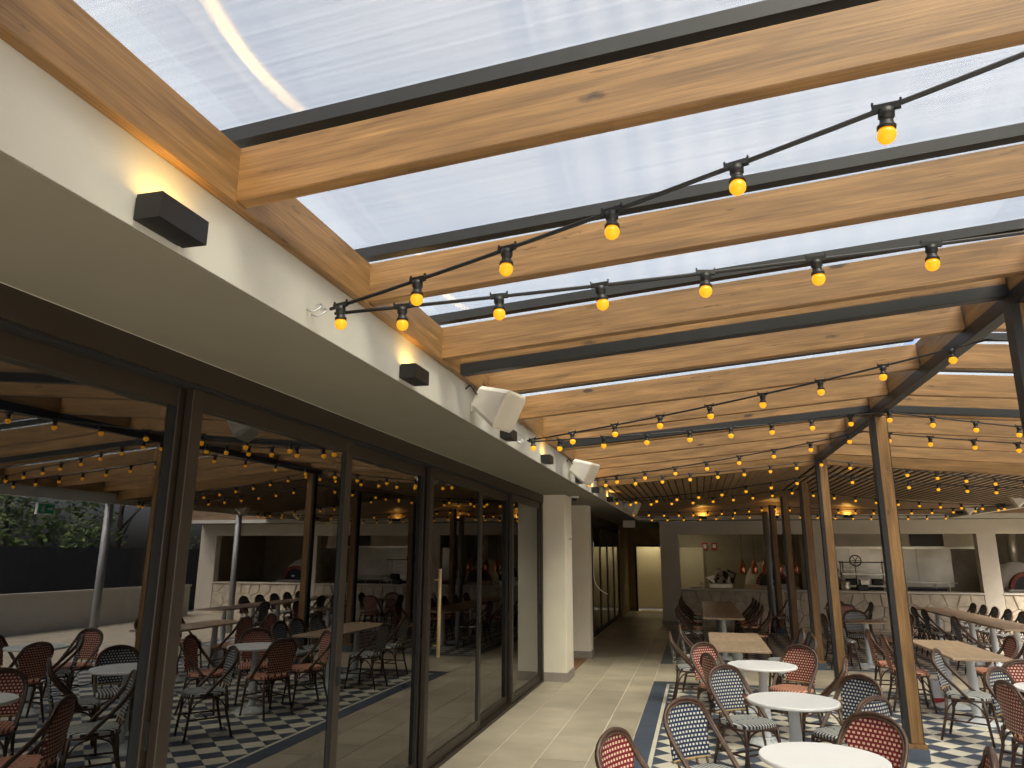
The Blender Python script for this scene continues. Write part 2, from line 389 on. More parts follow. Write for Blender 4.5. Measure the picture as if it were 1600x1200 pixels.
# ---------------------------------------------------------------- the glazed building on the left
gb = thing('restaurant_building', 'pale rendered restaurant building with a row of dark sliding glass doors', 'building')
box('fascia', 'render', gb, XF-.14, XF, -7, YB+.1, ZS, 3.2)
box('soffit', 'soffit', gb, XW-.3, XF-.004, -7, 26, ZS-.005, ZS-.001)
box('roof_slab', 'render', gb, -12, XF-.145, -7, 26, 2.95, 3.1)
box('shadow_bead', 'render', gb, XW+.03, XW+.036, -7, 11.3, ZS-.006, ZS)
box('head_frame', 'bronze', gb, XW-.16, XW+.03, -7, 11.3, 2.655, ZS)
box('head_track', 'dark', gb, XW-.15, XW+.02, -7, 11.3, 2.64, 2.654)
box('sill_track', 'bronze', gb, XW-.16, XW+.02, -7, 11.3, -.004, .035)
box('end_jamb', 'bronze', gb, XW-.16, XW+.02, 11.2, 11.3, .036, 2.639)
edges = [-3.8, -2.1, -.4, 1.33, 3.03, 4.72, 6.38, 8.03, 9.47, 11.2]
for k in range(len(edges)-1):
    y0, y1 = edges[k], edges[k+1]; xo = XW-.005-(.055 if k % 2 else 0); t = .045
    fr = MB(); y0_ = y0-(.05 if k else 0)
    fr.bbox(xo-t, xo, y0_, y0_+.085, .036, 2.639, .003).bbox(xo-t, xo, y1-.085, y1, .036, 2.639, .003)
    fr.box(xo-t+.002, xo-.002, y0_+.085, y1-.085, .036, .13).box(xo-t+.002, xo-.002, y0_+.085, y1-.085, 2.55, 2.639)
    d = obj('sliding_door', fr, 'bronze', gb)
    box('shadow_gap_strip', 'dark', d, xo-t+.008, xo-.008, y1-.14, y1-.0851, .131, 2.549)  # shadow gap beside the stile, built as a black strip
    box('glass_pane', 'glass', d, xo-t+.012, xo-.012, y0_+.08, y1-.135, .12, 2.56)
    if k == 6:
        hb = MB().tube([(xo+.05, 6.5, .95), (xo+.05, 6.5, 1.72)], .016, 10)
        for z in (1.05, 1.62): hb.tube([(xo-.001, 6.5, z), (xo+.05, 6.5, z)], .008, 6)
        o = obj('pull_handle', hb, 'canelight', d); o['label'] = 'long pale bronze pull bar'
    box('door_lock', 'dark', d, xo, xo+.012, y1-.06, y1-.03, 1.0, 1.12)
for (y0, y1) in ((11.36, 11.99), (13.93, 14.27)):
    p = box('pillar', 'pillar', gb, XW-.3, -2.0, y0, y1, 0, ZS, c=.006)
    box('skirting', 'skirting', p, XW-.3, -1.985, y0-.014, y1+.014, 0, .13)
box('corridor_wall', 'render', gb, XW-.3, XW-.2, 11.3, 11.36, 0, ZS)
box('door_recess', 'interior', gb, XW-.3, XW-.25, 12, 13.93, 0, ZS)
# dark glazed doors along the corridor
y = 14.27
for k in range(6):
    fr = MB().box(XW-.1, XW-.04, y, y+.08, .02, 2.6).box(XW-.1, XW-.04, y+1.42, y+1.5, .02, 2.6).box(XW-.098, XW-.042, y+.08, y+1.42, 2.5, 2.6).box(XW-.098, XW-.042, y+.08, y+1.42, .02, .12)
    d = obj('corridor_door', fr, 'black', gb); box('glass_pane', 'glass', d, XW-.085, XW-.055, y+.075, y+1.425, .11, 2.51); y += 1.5
box('corridor_head', 'bronze', gb, XW-.16, XW-.02, 14.27, 23.3, 2.601, ZS)
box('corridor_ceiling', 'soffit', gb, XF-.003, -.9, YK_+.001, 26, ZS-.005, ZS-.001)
box('corridor_side_wall', 'warmwall', gb, XW-.3, XW, 23.3, 26, 0, ZS)
ew = MB().box(XW, -2.08, 26, 26.12, 0, ZS).box(-2.08, -1.2, 26, 26.12, 2.13, ZS).box(-1.2, -.9, 26, 26.12, 0, ZS)
e = obj('corridor_end_wall', ew, 'warmwall', gb)
box('skirting', 'skirting', e, XW, -2.14, 25.985, 26, 0, .1)
df = MB().box(-2.14, -2.08, 25.96, 26.13, 0, 2.19).box(-1.2, -1.14, 25.96, 26.13, 0, 2.19).box(-2.08, -1.2, 25.96, 26.13, 2.13, 2.19)
obj('door_frame', df, 'bronze', gb)
box('back_room', 'door', gb, -2.6, -.7, 27.2, 27.3, 0, 2.7)
box('back_room_ceiling', 'render', gb, -2.6, -.7, 26.13, 27.2, 2.6, 2.7)
box('back_room_side', 'door', gb, -2.6, -2.5, 26.13, 27.2, 0, 2.6); box('back_room_side', 'door', gb, -.8, -.7, 26.13, 27.2, 0, 2.6)
bl = thing('ceiling_light', 'lit ceiling batten in the small room beyond the corridor doorway', 'lamp', (-1.62, 26.7, 2.59))
box('diffuser', 'tube', bl, -.3, .3, -.05, .05, -.05, -.012); box('housing', 'speaker', bl, -.32, .32, -.06, .06, -.011, .009)
# dim interior behind the glass
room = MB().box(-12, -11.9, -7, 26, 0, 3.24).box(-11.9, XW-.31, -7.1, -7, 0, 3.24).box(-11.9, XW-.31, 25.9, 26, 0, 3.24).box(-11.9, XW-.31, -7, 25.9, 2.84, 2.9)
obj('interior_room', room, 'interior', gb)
bar = thing('bar_counter', 'timber fronted bar with a lit edge inside behind the glass doors', 'bar', (-5.2, 0, 0))
o = obj('bar_front', MB().box(0, 4.0, -.02, .02, 0, 1.0), 'tabletimber', bar, (0, 1.5, 0), (0, 0, R(90)))
for k in range(4): box('bar_front_panel', 'deck', bar, -.045, .045, 5.6+k*2, 7.55+k*2, 0, 1.0)
box('bar_top', 'tabletimber', bar, -.35, .12, 1.5, 13.6, 1.03, 1.1); box('light_strip', 'led', bar, .122, .135, 1.5, 13.6, 1.03, 1.045)

# ---------------------------------------------------------------- pergola
pg = thing('pergola', 'honey timber pergola with black steel ridge and translucent roof sheets', 'pergola')
def beam(name, L, wd, h, m, parent, loc, rot):
    return obj(name, MB().bbox(0, L, -wd/2, wd/2, 0, h, c=.004), m, parent, loc, rot)
RAF = [-.12, .96, 2.04, 3.12, 4.19, 5.28, 6.33, 7.36, 8.42, 9.46, 10.5, 11.55]
aL = math.atan(SL)
LL = (XR-.03-(XF+.045))/math.cos(aL); LR = (XRF-.045-(XR+.03))/math.cos(aL)
zL = zroof(XF+.045); zR0 = zroof(XR+.03)
beam('ledger', 12.8, .045, .215, 'timber', pg, (XF+.0235, -.9, 3.043), (0, 0, R(90)))
beam('ledger', 12.8, .045, .215, 'timber', pg, (XRF-.0235, -.9, zroof(XRF)-.005), (0, 0, R(90)))
rb = beam('ridge_beam', 12.8, .06, .22, 'timber', pg, (XR, -.9, 3.343), (0, 0, R(90)))
beam('ridge_steel', 13.0, .09, .09, 'black', pg, (XR, -.95, 3.25), (0, 0, R(90)))
me_l = MB().bbox(0, LL, -.0325, .0325, 0, .205, c=.004).mesh('rafter', 'timber')
me_r = MB().bbox(0, LR, -.0325, .0325, 0, .205, c=.004).mesh('rafter', 'timber')
bar_l = MB().box(-.14, LL, -.03, .03, .243, .298).mesh('glazing_bar', 'black'); bar_r = MB().box(0, LR+.14, -.03, .03, .243, .298).mesh('glazing_bar', 'black')
for yr in RAF:
    for side in (0, 1):
        ro = link('rafter', me_r if side else me_l, pg, (XR+.03, yr, zR0) if side else (XF+.045, yr, zL), (0, aL if side else -aL, 0))
        bo = link('glazing_bar', bar_r if side else bar_l, ro)
for ys in (.95-.02-.35, 4.57, 8.17):
    for side in (0, 1):
        L_ = LR if side else LL
        so = link('steel_rafter', MB().bbox(0, L_, -.04, .04, -.012, .06, c=.003).mesh('steel_rafter', 'black'), pg, (XR+.03, ys, zR0) if side else (XF+.045, ys, zL), (0, aL if side else -aL, 0))
        obj('packing_timber', MB().bbox(0, L_, -.0325, .0325, .061, .238, c=.003), 'timber', so)
RY = RAF+[12.0]
for k in range(len(RY)-1):
    y0, y1 = RY[k], RY[k+1]
    for side in (0, 1):
        L_ = LR if side else LL
        sh = MB().add([(-.02-(0 if side else .22), .004, .300), (L_+.02+(.2 if side else 0), .004, .300), (L_+.02+(.2 if side else 0), y1-y0-.004, .300), (-.02-(0 if side else .22), y1-y0-.004, .300)], [(0,1,2,3)])
        obj('roof_sheet', sh, 'poly', pg, (XR+.03, y0, zR0) if side else (XF+.045, y0, zL), (0, aL if side else -aL, 0))
PY = [.95, 4.5, 8.05, 11.7, 13.72, 16.8, 19.6]
for k, yp in enumerate(PY):
    zt = 3.249 if yp < 12 else 3.1
    p = obj('post', MB(), 'timber', pg)
    # grain along the post: the mesh is turned so that its local X points up
    p.data = MB().bbox(0, zt-.15, -.05, .05, -.062, .045, c=.004).mesh('post', 'timber'); p.rotation_euler = (0, R(-90), 0); p.location = (XR+.02, yp, .15)
    box('steel_flange', 'black', p, 0, zt-.15, -.05, .05, .0455, .09); box('steel_edge', 'black', p, 0, zt-.15, -.045, .045, -.07, -.0625)
    box('base_collar', 'timber', p, -.04, -.001, -.07, .07, -.085, .1); box('base_plinth', 'blue', p, -.15, -.041, -.08, .08, -.095, .11)

# ---------------------------------------------------------------- lined ceiling at the back
ce = thing('timber_ceiling', 'brown slatted timber ceiling with dark gaps under the kitchen end', 'ceiling')
for side in (0, 1):
    x0, x1 = (XF, XR) if not side else (XR, XRF)
    L_ = abs(x1-x0)/math.cos(aL)
    zz = zroof(XF) if not side else zroof(XR)
    beam('edge_beam', L_, .07, .235, 'timber', ce, (x0+.001, YC0, zz-.115), (0, aL if side else -aL, 0))
    nb = int((x1-x0)/.121)
    for k in range(nb):
        xb = x0+.03+k*.121
        o = beam('ceiling_board', 5.05, .1, .016, 'board', ce, (xb+.055, YC0+.04, zroof(xb+.055)-.09), (0, 0, R(90)))
        o.rotation_euler = (0, aL if side else -aL, R(90)) if False else (0, 0, R(90))
        o.rotation_euler = (aL if not side else -aL, 0, R(90))
    bk = MB().add([(x0, YC0+.04, zroof(x0)-.04), (x1, YC0+.04, zroof(x1)-.04), (x1, YB, zroof(x1)-.04), (x0, YB, zroof(x0)-.04)], [(0,1,2,3)])
    obj('dark_backing', bk, 'dark', ce)
    pl = MB().add([(x0, YC0+5.1, zroof(x0)-.092), (x1, YC0+5.1, zroof(x1)-.092), (x1, YB, zroof(x1)-.092), (x0, YB, zroof(x0)-.092), (x0, YC0+5.1, zroof(x0)-.06), (x1, YC0+5.1, zroof(x1)-.06)], [(3,2,1,0), (0,1,5,4)])
    obj('end_panel', pl, 'board', ce)
    rf = MB().add([(x0-.2, YC0, zroof(x0)+.3), (x1, YC0, zroof(x1)+.3), (x1, YB+1, zroof(x1)+.3), (x0-.2, YB+1, zroof(x0)+.3)], [(0,1,2,3)])
    obj('roof_deck', rf, 'steelgrey', ce)

# ---------------------------------------------------------------- kitchen building at the end
kb = thing('kitchen_building', 'pale wall with three kitchen servery openings above stone clad counters', 'building')
YK = 21.2
box('fascia', 'render', kb, XF, 11.2, YB, YB+.12, ZS, 2.885); box('gable_panel', 'board', kb, XF, 11.2, YB+.01, YB+.12, 2.886, 3.4)
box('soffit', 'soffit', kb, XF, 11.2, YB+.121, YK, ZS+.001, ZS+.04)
wl = MB()
for x0, x1 in ((-1.03, -.51), (2.82, 3.5), (6.93, 7.36), (10.6, 11.2)): wl.box(x0, x1, YK, YK+.25, 0, 2.42)
wl.box(-1.03, 11.2, YK, YK+.25, 2.42, ZS)
kw = obj('wall', wl, 'greywall', kb)
box('skirting', 'skirting', kw, -1.04, -.51, YK-.013, YK, 0, .1)
box('corridor_return', 'greywall', kb, -1.03, -.9, YK+.25, 26, 0, ZS)
random.seed(3)
for (x0, x1) in ((-.51, 2.82), (3.5, 6.93), (7.36, 10.6)):
    cf = box('counter_front', 'mortar', kb, x0, x1, YK+.03, YK+.2, 0, .91)
    ct = box('counter_top', 'counter', kb, x0-.02, x1+.02, YK-.03, YK+.45, .915, .957, c=.006)
    pts = []
    nx = int((x1-x0)/.33)
    for i in range(nx):
        for j in range(3): pts.append((x0+(i+.5+random.uniform(-.42, .42))*(x1-x0)/nx, (j+.5+random.uniform(-.42, .42))*.91/3))
    for i, p in enumerate(pts):
        poly = [(x0, 0), (x1, 0), (x1, .91), (x0, .91)]
        for j, q in enumerate(pts):
            if i == j: continue
            mx_, my_ = (p[0]+q[0])/2, (p[1]+q[1])/2; dx, dy = p[0]-q[0], p[1]-q[1]
            out = []
            for k in range(len(poly)):
                a, b_ = poly[k], poly[(k+1) % len(poly)]
                sa = (a[0]-mx_)*dx+(a[1]-my_)*dy; sb = (b_[0]-mx_)*dx+(b_[1]-my_)*dy
                if sa >= 0: out.append(a)
                if sa*sb < 0: t = sa/(sa-sb); out.append((a[0]+(b_[0]-a[0])*t, a[1]+(b_[1]-a[1])*t))
            poly = out
            if len(poly) < 3: break
        if len(poly) < 3: continue
        cx = sum(q[0] for q in poly)/len(poly); cy = sum(q[1] for q in poly)/len(poly); k = len(poly)
        dep = random.uniform(.012, .035); tilt = random.uniform(-.04, .04)
        o_ = [(cx+(a-cx)*.978, YK+.029, cy+(b_-cy)*.978) for a, b_ in poly]
        i_ = [(cx+(a-cx)*.86, YK+.029-dep-tilt*(a-cx), cy+(b_-cy)*.86) for a, b_ in poly]
        obj('cladding_stone', MB().add(o_+i_, [tuple(range(k, 2*k))]+[(q, (q+1) % k, k+(q+1) % k, k+q) for q in range(k)]), 'stone', cf)
# kitchen room
kr = MB().box(-.9, 11.2, 25.0, 25.1, 0, 2.7).box(11.2, 11.3, YK+.25, 25, 0, 2.7).box(2.95, 3.05, 23.6, 25, 0, 2.7)
obj('kitchen_wall', kr, 'kitchenwall', kb)
box('kitchen_ceiling', 'greywall', kb, -.9, 11.2, YK+.25, 25, 2.6, 2.7)
box('kitchen_roof', 'greywall', kb, XF, 11.3, YB+.121, 26, 3.3, 3.4)
# a pale door and signs on the kitchen back wall
kd = thing('service_door', 'pale cream service door at the back of the kitchen with a lever handle', 'door', (-.23, 24.95, 0))
box('door_leaf', 'door', kd, -.37, .37, -.02, .02, 0, 2.1, c=.004); box('lever', 'hook', kd, .22, .33, -.07, -.021, 1.0, 1.03)
box('frame', 'kitchenwall', kd, .371, .42, -.04, .04, 0, 2.15)
for k, x in enumerate((.22, .52)):
    s_ = thing('fire_sign', ('red square fire blanket sign above the kitchen counter', 'red upright fire extinguisher sign above the kitchen counter')[k], 'sign', (x, 24.96, 2.13), 0, 'fire signs')
    box('plate', 'red', s_, -.09, .09, -.01, .01, -.12, .12); box('symbol', 'sign', s_, -.05, .05, -.0135, -.0105, -.06+.02*k, .07)
kl = thing('kitchen_light', 'small lit ceiling lamp above the pale service door', 'lamp', (-.25, 23.9, 2.59))
box('housing', 'speaker', kl, -.3, .3, -.06, .06, -.02, .009); box('diffuser', 'tube', kl, -.28, .28, -.04, .04, -.035, -.0205)
# stainless hood and splashback
hd = thing('range_hood', 'long stainless extraction hood over the cooking line', 'hood', (5.5, 23.9, 2.08))
obj('canopy', MB().add([(-1.9,-1.0,0),(2.0,-1.0,0),(2.0,1,0),(-1.9,1,0),(-1.9,-.9,.5),(2.0,-.9,.5),(2.0,1,.5),(-1.9,1,.5)], [(0,3,2,1),(4,5,6,7),(0,1,5,4),(1,2,6,5),(2,3,7,6),(3,0,4,7)]), 'stainless', hd)
box('lip', 'stainless', hd, -1.92, 2.02, -1.02, -1.0, -.03, .03)
box('access_panel', 'bronze', hd, .3, 1.15, -1.0, -.985, .04, .46)
sp_ = thing('splashback', 'stainless sheet splashback with vertical seams behind the cookers', 'splashback', (5.5, 24.96, .95))
for k in range(4): box('steel_sheet', 'stainless', sp_, -1.9+k*.95, -.956+k*.95, -.012-.004*(k % 2), .012, 0, 1.15)
rg = thing('cooking_range', 'black and stainless cooking range with rails behind the middle opening', 'cooker', (5.2, 23.6, 0))
box('body', 'stainless', rg, -1.3, 1.5, -.4, .5, 0, .9, c=.01); box('hob', 'black', rg, -1.28, 1.48, -.38, .48, .901, .96)
for x0, x1, z in ((-1.2, .0, 1.2), (.2, 1.4, 1.12), (-1.2, 0, 1.45)):
    sh = MB().box(x0, x1, .1, .4, z, z+.025)
    for x in (x0+.03, x1-.06): sh.box(x, x+.03, .12, .15, .961, z-.001).box(x, x+.03, .35, .38, .961, z-.001)
    obj('shelf', sh, 'stainless', rg)
for k, (x, s_) in enumerate(((3.95, 1), (4.75, .8), (5.05, .9))):
    t_ = thing('stock_pot', ('tall stainless pot on the kitchen shelf', 'small stainless pot beside the shelf leg', 'wide stainless pot on the cooking range')[k], 'pot', (x+.3, 23.3, .961), 0, 'kitchen pots')
    obj('pan', MB().lathe([(.12*s_, 0), (.13*s_, .01), (.13*s_, .24*s_), (.115*s_, .24*s_), (.11*s_, .03)], 16), 'stainless', t_)
    for sg in (-1, 1): obj('handle', MB().tube([(sg*.128*s_, -.03, .18*s_), (sg*.165*s_, -.03, .19*s_), (sg*.165*s_, .03, .19*s_), (sg*.128*s_, .03, .18*s_)], .006, 5), 'stainless', t_)
sr = thing('shelf_rack', 'open stainless shelf rack standing behind the middle counter', 'rack', (4.5, 22.9, 0))
for x_ in (-.55, .55):
    for y_ in (-.18, .18): obj('upright', MB().tube([(x_, y_, 0), (x_, y_, 1.72)], .018, 6), 'stainless', sr)
for z_ in (.5, 1.02, 1.34, 1.66): box('shelf', 'bronze' if z_ > 1.5 else 'stainless', sr, -.58, .58, -.21, .21, z_, z_+.03)
for k, (x_, m_) in enumerate(((-.35, 'black'), (0, 'stainless'), (.33, 'bronze'))):
    t_ = thing('storage_tub', ('black tub on the open shelf rack', 'stainless tub on the open shelf rack', 'brown tub on the open shelf rack')[k], 'tub', (4.5+x_, 22.85, 1.0505)); obj('tub', MB().bbox(-.13, .13, -.12, .12, 0, .16, c=.02), m_, t_); box('lid', m_, t_, -.14, .14, -.13, .13, .161, .175)
wh = thing('valve_wheel', 'round black wheel standing up from the kitchen equipment', 'wheel', (4.35, 23.0, 1.72))
ring = [(.15*math.cos(a*math.pi/10), 0, .15*math.sin(a*math.pi/10)) for a in range(21)]
obj('rim', MB().tube(ring, .017, 6, False), 'lampblack', wh)
for k in range(3): a = k*math.pi/3; obj('spoke', MB().tube([(.14*math.cos(a), 0, .14*math.sin(a)), (-.14*math.cos(a), 0, -.14*math.sin(a))], .008, 5), 'lampblack', wh)
obj('stem', MB().tube([(0, .02, 0), (0, .1, -.1), (0, .1, -.758)], .015, 6), 'stainless', wh)
keg = thing('steel_keg', 'ribbed stainless keg on the end of the middle counter', 'keg', (3.75, 21.45, .958))
obj('drum', MB().lathe([(.1, 0), (.115, .01), (.115, .05), (.12, .06), (.12, .08), (.115, .09), (.115, .16), (.12, .17), (.12, .19), (.115, .2), (.1, .24), (.05, .25)], 18), 'stainless', keg)
tb = thing('till_box', 'small black box beside the steel keg on the counter', 'box', (4.15, 21.4, .958)); obj('case', MB().bbox(-.13, .13, -.1, .1, 0, .14, c=.015), 'lampblack', tb); box('screen', 'bronze', tb, -.1, .1, -.1035, -.1005, .03, .11)
sk = MB().tube([(0, 0, 0), (0, 0, .22)], .012, 6).tube([(1.5, 0, 0), (1.5, 0, .22)], .012, 6).tube([(.5, 0, 0), (.5, 0, .22)], .012, 6).tube([(-.1, 0, .22), (1.7, 0, .22)], .014, 6)
tag(obj('plate_rail', sk, 'stainless', None, (4.75, 21.5, .957)), 'thin stainless plate rail along the middle counter', 'rail')
# left counter: slicer, trays and boxes
sl = thing('meat_slicer', 'chrome meat slicer wrapped in plastic on the left counter', 'slicer', (.55, 21.45, .957))
obj('body', MB().bbox(-.32, .32, -.15, .2, 0, .16, c=.03), 'stainless', sl)
obj('blade_guard', MB().tube([(.08, -.02, .3), (.08, .06, .33)], [.17, .17], 20), 'bronze', sl)
random.seed(21)
for k in range(9):                      # loose folds of the plastic wrap over the machine
    x_, z_ = random.uniform(-.3, .3), random.uniform(.15, .45); P_ = [(x_+random.uniform(-.16, .16), random.uniform(-.2, .05), z_+random.uniform(-.14, .16)) for _ in range(5)]
    obj('wrap_fold', MB().add(P_, [(0, 1, 2), (0, 2, 3), (1, 3, 4)]), random.choice(['speaker', 'stainless', 'bronze']), sl)
obj('carriage', MB().bbox(-.3, -.08, -.1, .1, .16, .3, c=.02), 'bronze', sl)
obj('arm', MB().tube([(.3, 0, .1), (.42, -.02, .4), (.2, -.04, .5)], .03, 8), 'black', sl)
for k, (x, wd, h, m_) in enumerate(((-.1, .3, .05, 'door'), (1.35, .4, .12, 'warmwall'), (2.25, .35, .14, 'steelgrey'))):
    t_ = thing('counter_tray', ('flat pale tray beside the slicer on the left counter', 'low tan box right of the slicer on the left counter', 'grey tub at the pipe end of the left counter')[k], 'tray', (x, 21.42, .9575))
    obj('tray', MB().bbox(-wd/2, wd/2, -.13, .13, 0, h, c=.012), m_, t_); box('rim', m_, t_, -wd/2-.01, wd/2+.01, -.14, .14, h-.012, h+.004)
# copper heat lamps
for k, x in enumerate((1.2, 1.53, 1.83, 2.2, 2.62)):
    h_ = thing('heat_lamp', 'copper pendant heat lamp hanging above the left counter', 'lamp', (x, 22.2, 1.44), 0, 'copper heat lamps')
    obj('shade', MB().lathe([(.085, -.1), (.095, -.08), (.095, .06), (.075, .16), (.035, .23), (.03, .3), (.012, .31)], 18), 'copper', h_)
    obj('cord', MB().tube([(0,0,.31), (.01,0,.7), (0,0,1.16)], .006, 5), 'lampblack', h_)
# pizza ovens
def oven(x, y, label):
    o = thing('pizza_oven', label, 'oven', (x, y, 0), 0, 'domed pizza ovens')
    box('stand', 'stainless', o, -.75, .75, -.6, .7, 0, .95, c=.01)
    prof = [(.72, 0), (.72, .12), (.68, .3), (.56, .52), (.36, .68), (.16, .74), (.14, .76)]
    obj('dome', MB().lathe(prof, 26, (0, .1, .951)), 'ovenwhite', o)
    obj('flue', MB().lathe([(.12, 0), (.12, .85)], 14, (0, .1, 1.69)), 'stainless', o)
    mouth = [(.36*math.cos(a*math.pi/14), .36*math.sin(a*math.pi/14)) for a in range(15)]
    dm = obj('oven_door', MB().prism(mouth, 0, .1), 'lampblack', o, (0, -.53, 1.0), (R(90), 0, 0))
    box('door_plate', 'sign', dm, .02, .12, .1, .16, .1005, .104)
    for k in range(15):
        a0, a1 = k*math.pi/15+.012, (k+1)*math.pi/15-.012
        obj('arch_brick', MB().prism([(.365*math.cos(a0), .365*math.sin(a0)), (.46*math.cos(a0), .46*math.sin(a0)), (.46*math.cos(a1), .46*math.sin(a1)), (.365*math.cos(a1), .365*math.sin(a1))], 0, .14), 'brick', o, (0, -.53, 1.0), (R(90), 0, 0))
    box('hearth', 'ovenwhite', o, -.55, .55, -.8, -.5, .951, .995)
oven(2.05, 23.6, 'white domed pizza oven with a flue behind the copper heat lamps')
oven(8.5, 23.3, 'white domed pizza oven with a red brick arch in the end opening')

# ---------------------------------------------------------------- right-hand side
rs = thing('side_canopy', 'white fascia beam on round grey columns along the open side', 'canopy')
box('fascia', 'render', rs, XRF, XRF+.12, -1, YB-.001, ZS, 3.3)
box('canopy_roof', 'board', rs, XRF+.121, 8.3, 16.6, YB-.001, 3.0, 3.06)  # timber roof; its reach is shaped to keep sun off the kitchen column
for yc in (.9, 4.5, 8.1, 11.9, 15.95): obj('column', MB().lathe([(.075, 0), (.075, ZS-.001)], 18, (XRF+.12, yc, 0)), 'steelgrey', rs)
dp = thing('steel_downpipe', 'grey round steel pipe column standing against the left kitchen counter', 'pipe', (1.72, 19.9, 0))
obj('pipe', MB().lathe([(.075, 0), (.075, 2.95)], 18), 'steelgrey', dp); obj('collar', MB().lathe([(.085, 0), (.085, .05)], 18, (0, 0, 1.0)), 'steelgrey', dp)
lw = thing('boundary_wall', 'low white wall in front of the dark fence', 'wall', (10.6, 9, 0)); box('masonry', 'render', lw, -.1, .1, -14, 11, -.03, .86); box('coping', 'counter', lw, -.13, .13, -14.02, 11.02, .861, .92)
fe = thing('boundary_fence', 'tall dark grey boarded fence beyond the terrace', 'fence', (12.3, 0, 0))
for k in range(34):
    box('fence_board', 'fence', fe, -.015, .015, -6+k*1.0, -5.01+k*1.0, -.03, 2.0)
    if k % 3 == 0: box('fence_post', 'black', fe, .016, .1, -6.04+k, -5.96+k, -.03, 2.05)
random.seed(11)
for k in range(7):
    tx, ty = random.uniform(14, 18), -3+k*4.6+random.uniform(-1, 1); hgt = random.uniform(5, 7.5)
    t_ = thing('garden_tree', 'bushy yellow green tree growing beyond the dark fence', 'tree', (tx, ty, -.03), 0, 'trees beyond the fence')
    tr = MB().tube([(0,0,0), (.08,.05,hgt*.3), (.05,-.1,hgt*.7)], [.16, .12, .05], 8)
    for q in range(5):
        a = q*1.3; tr.tube([(.06, 0, hgt*(.25+.08*q)), (math.cos(a)*1.1, math.sin(a)*1.1, hgt*(.45+.09*q))], [.06, .02], 5)
    obj('trunk', tr, 'bark', t_)
    lf = MB()
    cl = [(random.gauss(0, 1.1), random.gauss(0, 1.3), hgt*random.uniform(.25, .98), random.uniform(.5, .95)) for _ in range(16)]
    for _ in range(2600):
        c_ = random.choice(cl); d_ = Vector((random.gauss(0,1), random.gauss(0,1), random.gauss(0,1))).normalized()*c_[3]*random.uniform(.6, 1.05)
        p = Vector(c_[:3])+d_; u_ = Vector((random.gauss(0,1), random.gauss(0,1), random.gauss(0,1))).normalized()*.13; v_ = u_.orthogonal().normalized()*.06
        if p.z < .3: continue
        lf.add([p-u_, p+v_, p+u_, p-v_], [(0,1,2,3)])
    obj('crown', lf, 'leaf', t_)

# ---------------------------------------------------------------- wall lamps, speakers, small fittings
def wall_lamp(loc, rz, label, W=.22):
    t_ = thing('wall_lamp', label, 'lamp', loc, rz, 'black box wall lamps')   # local +x points away from the wall
    sh = MB().box(.012, .1, -.105, -.1, -.04, .04).box(.012, .1, .1, .105, -.04, .04).box(.097, .1, -.1, .1, -.04, .04).box(.012, .015, -.1, .1, -.04, .04).box(.015, .097, -.1, .1, -.04, -.036)
    obj('housing', sh, 'lampblack', t_); box('back_plate', 'lampblack', t_, 0, .0119, -.095, .095, -.035, .035)
    box('diffuser', 'glow', t_, .016, .096, -.099, .099, -.012, -.006)
    ld = bpy.data.lights.new('lamp_light', 'AREA'); ld.shape = 'RECTANGLE'; ld.size = .05; ld.size_y = .14; ld.energy = W; ld.color = (1, .6, .14)
    lo = bpy.data.objects.new('lamp_light', ld); col.objects.link(lo); lo.parent = t_; lo.location = (.055, 0, .03); lo.rotation_euler = (R(180), 0, 0)
lab = ['beside the first timber rafter', 'just past the string light hook', 'behind the white loudspeaker', 'under the second string light hook', 'next to the second loudspeaker', 'where the slatted ceiling begins', 'under the slatted ceiling']
for y, t_ in zip((1.71, 3.7, 5.85, 7.5, 9.75, 11.3, 13.3), lab): wall_lamp((XF, y, 2.835), 0, 'black box wall lamp on the pale fascia '+t_)
for x, t_ in zip((.17, 1.98, 3.76), ('over the service door opening', 'above the steel downpipe', 'over the middle opening')): wall_lamp((x, YB, 2.835), R(-90), 'black box wall lamp on the kitchen fascia '+t_, .6)
for y, t_ in zip((13.6, 16.9, 19.4), ('above the first open bay', 'between two loudspeakers', 'at the kitchen corner')): wall_lamp((XRF, y, 2.87), R(180), 'black box wall lamp on the open side fascia '+t_, .6)
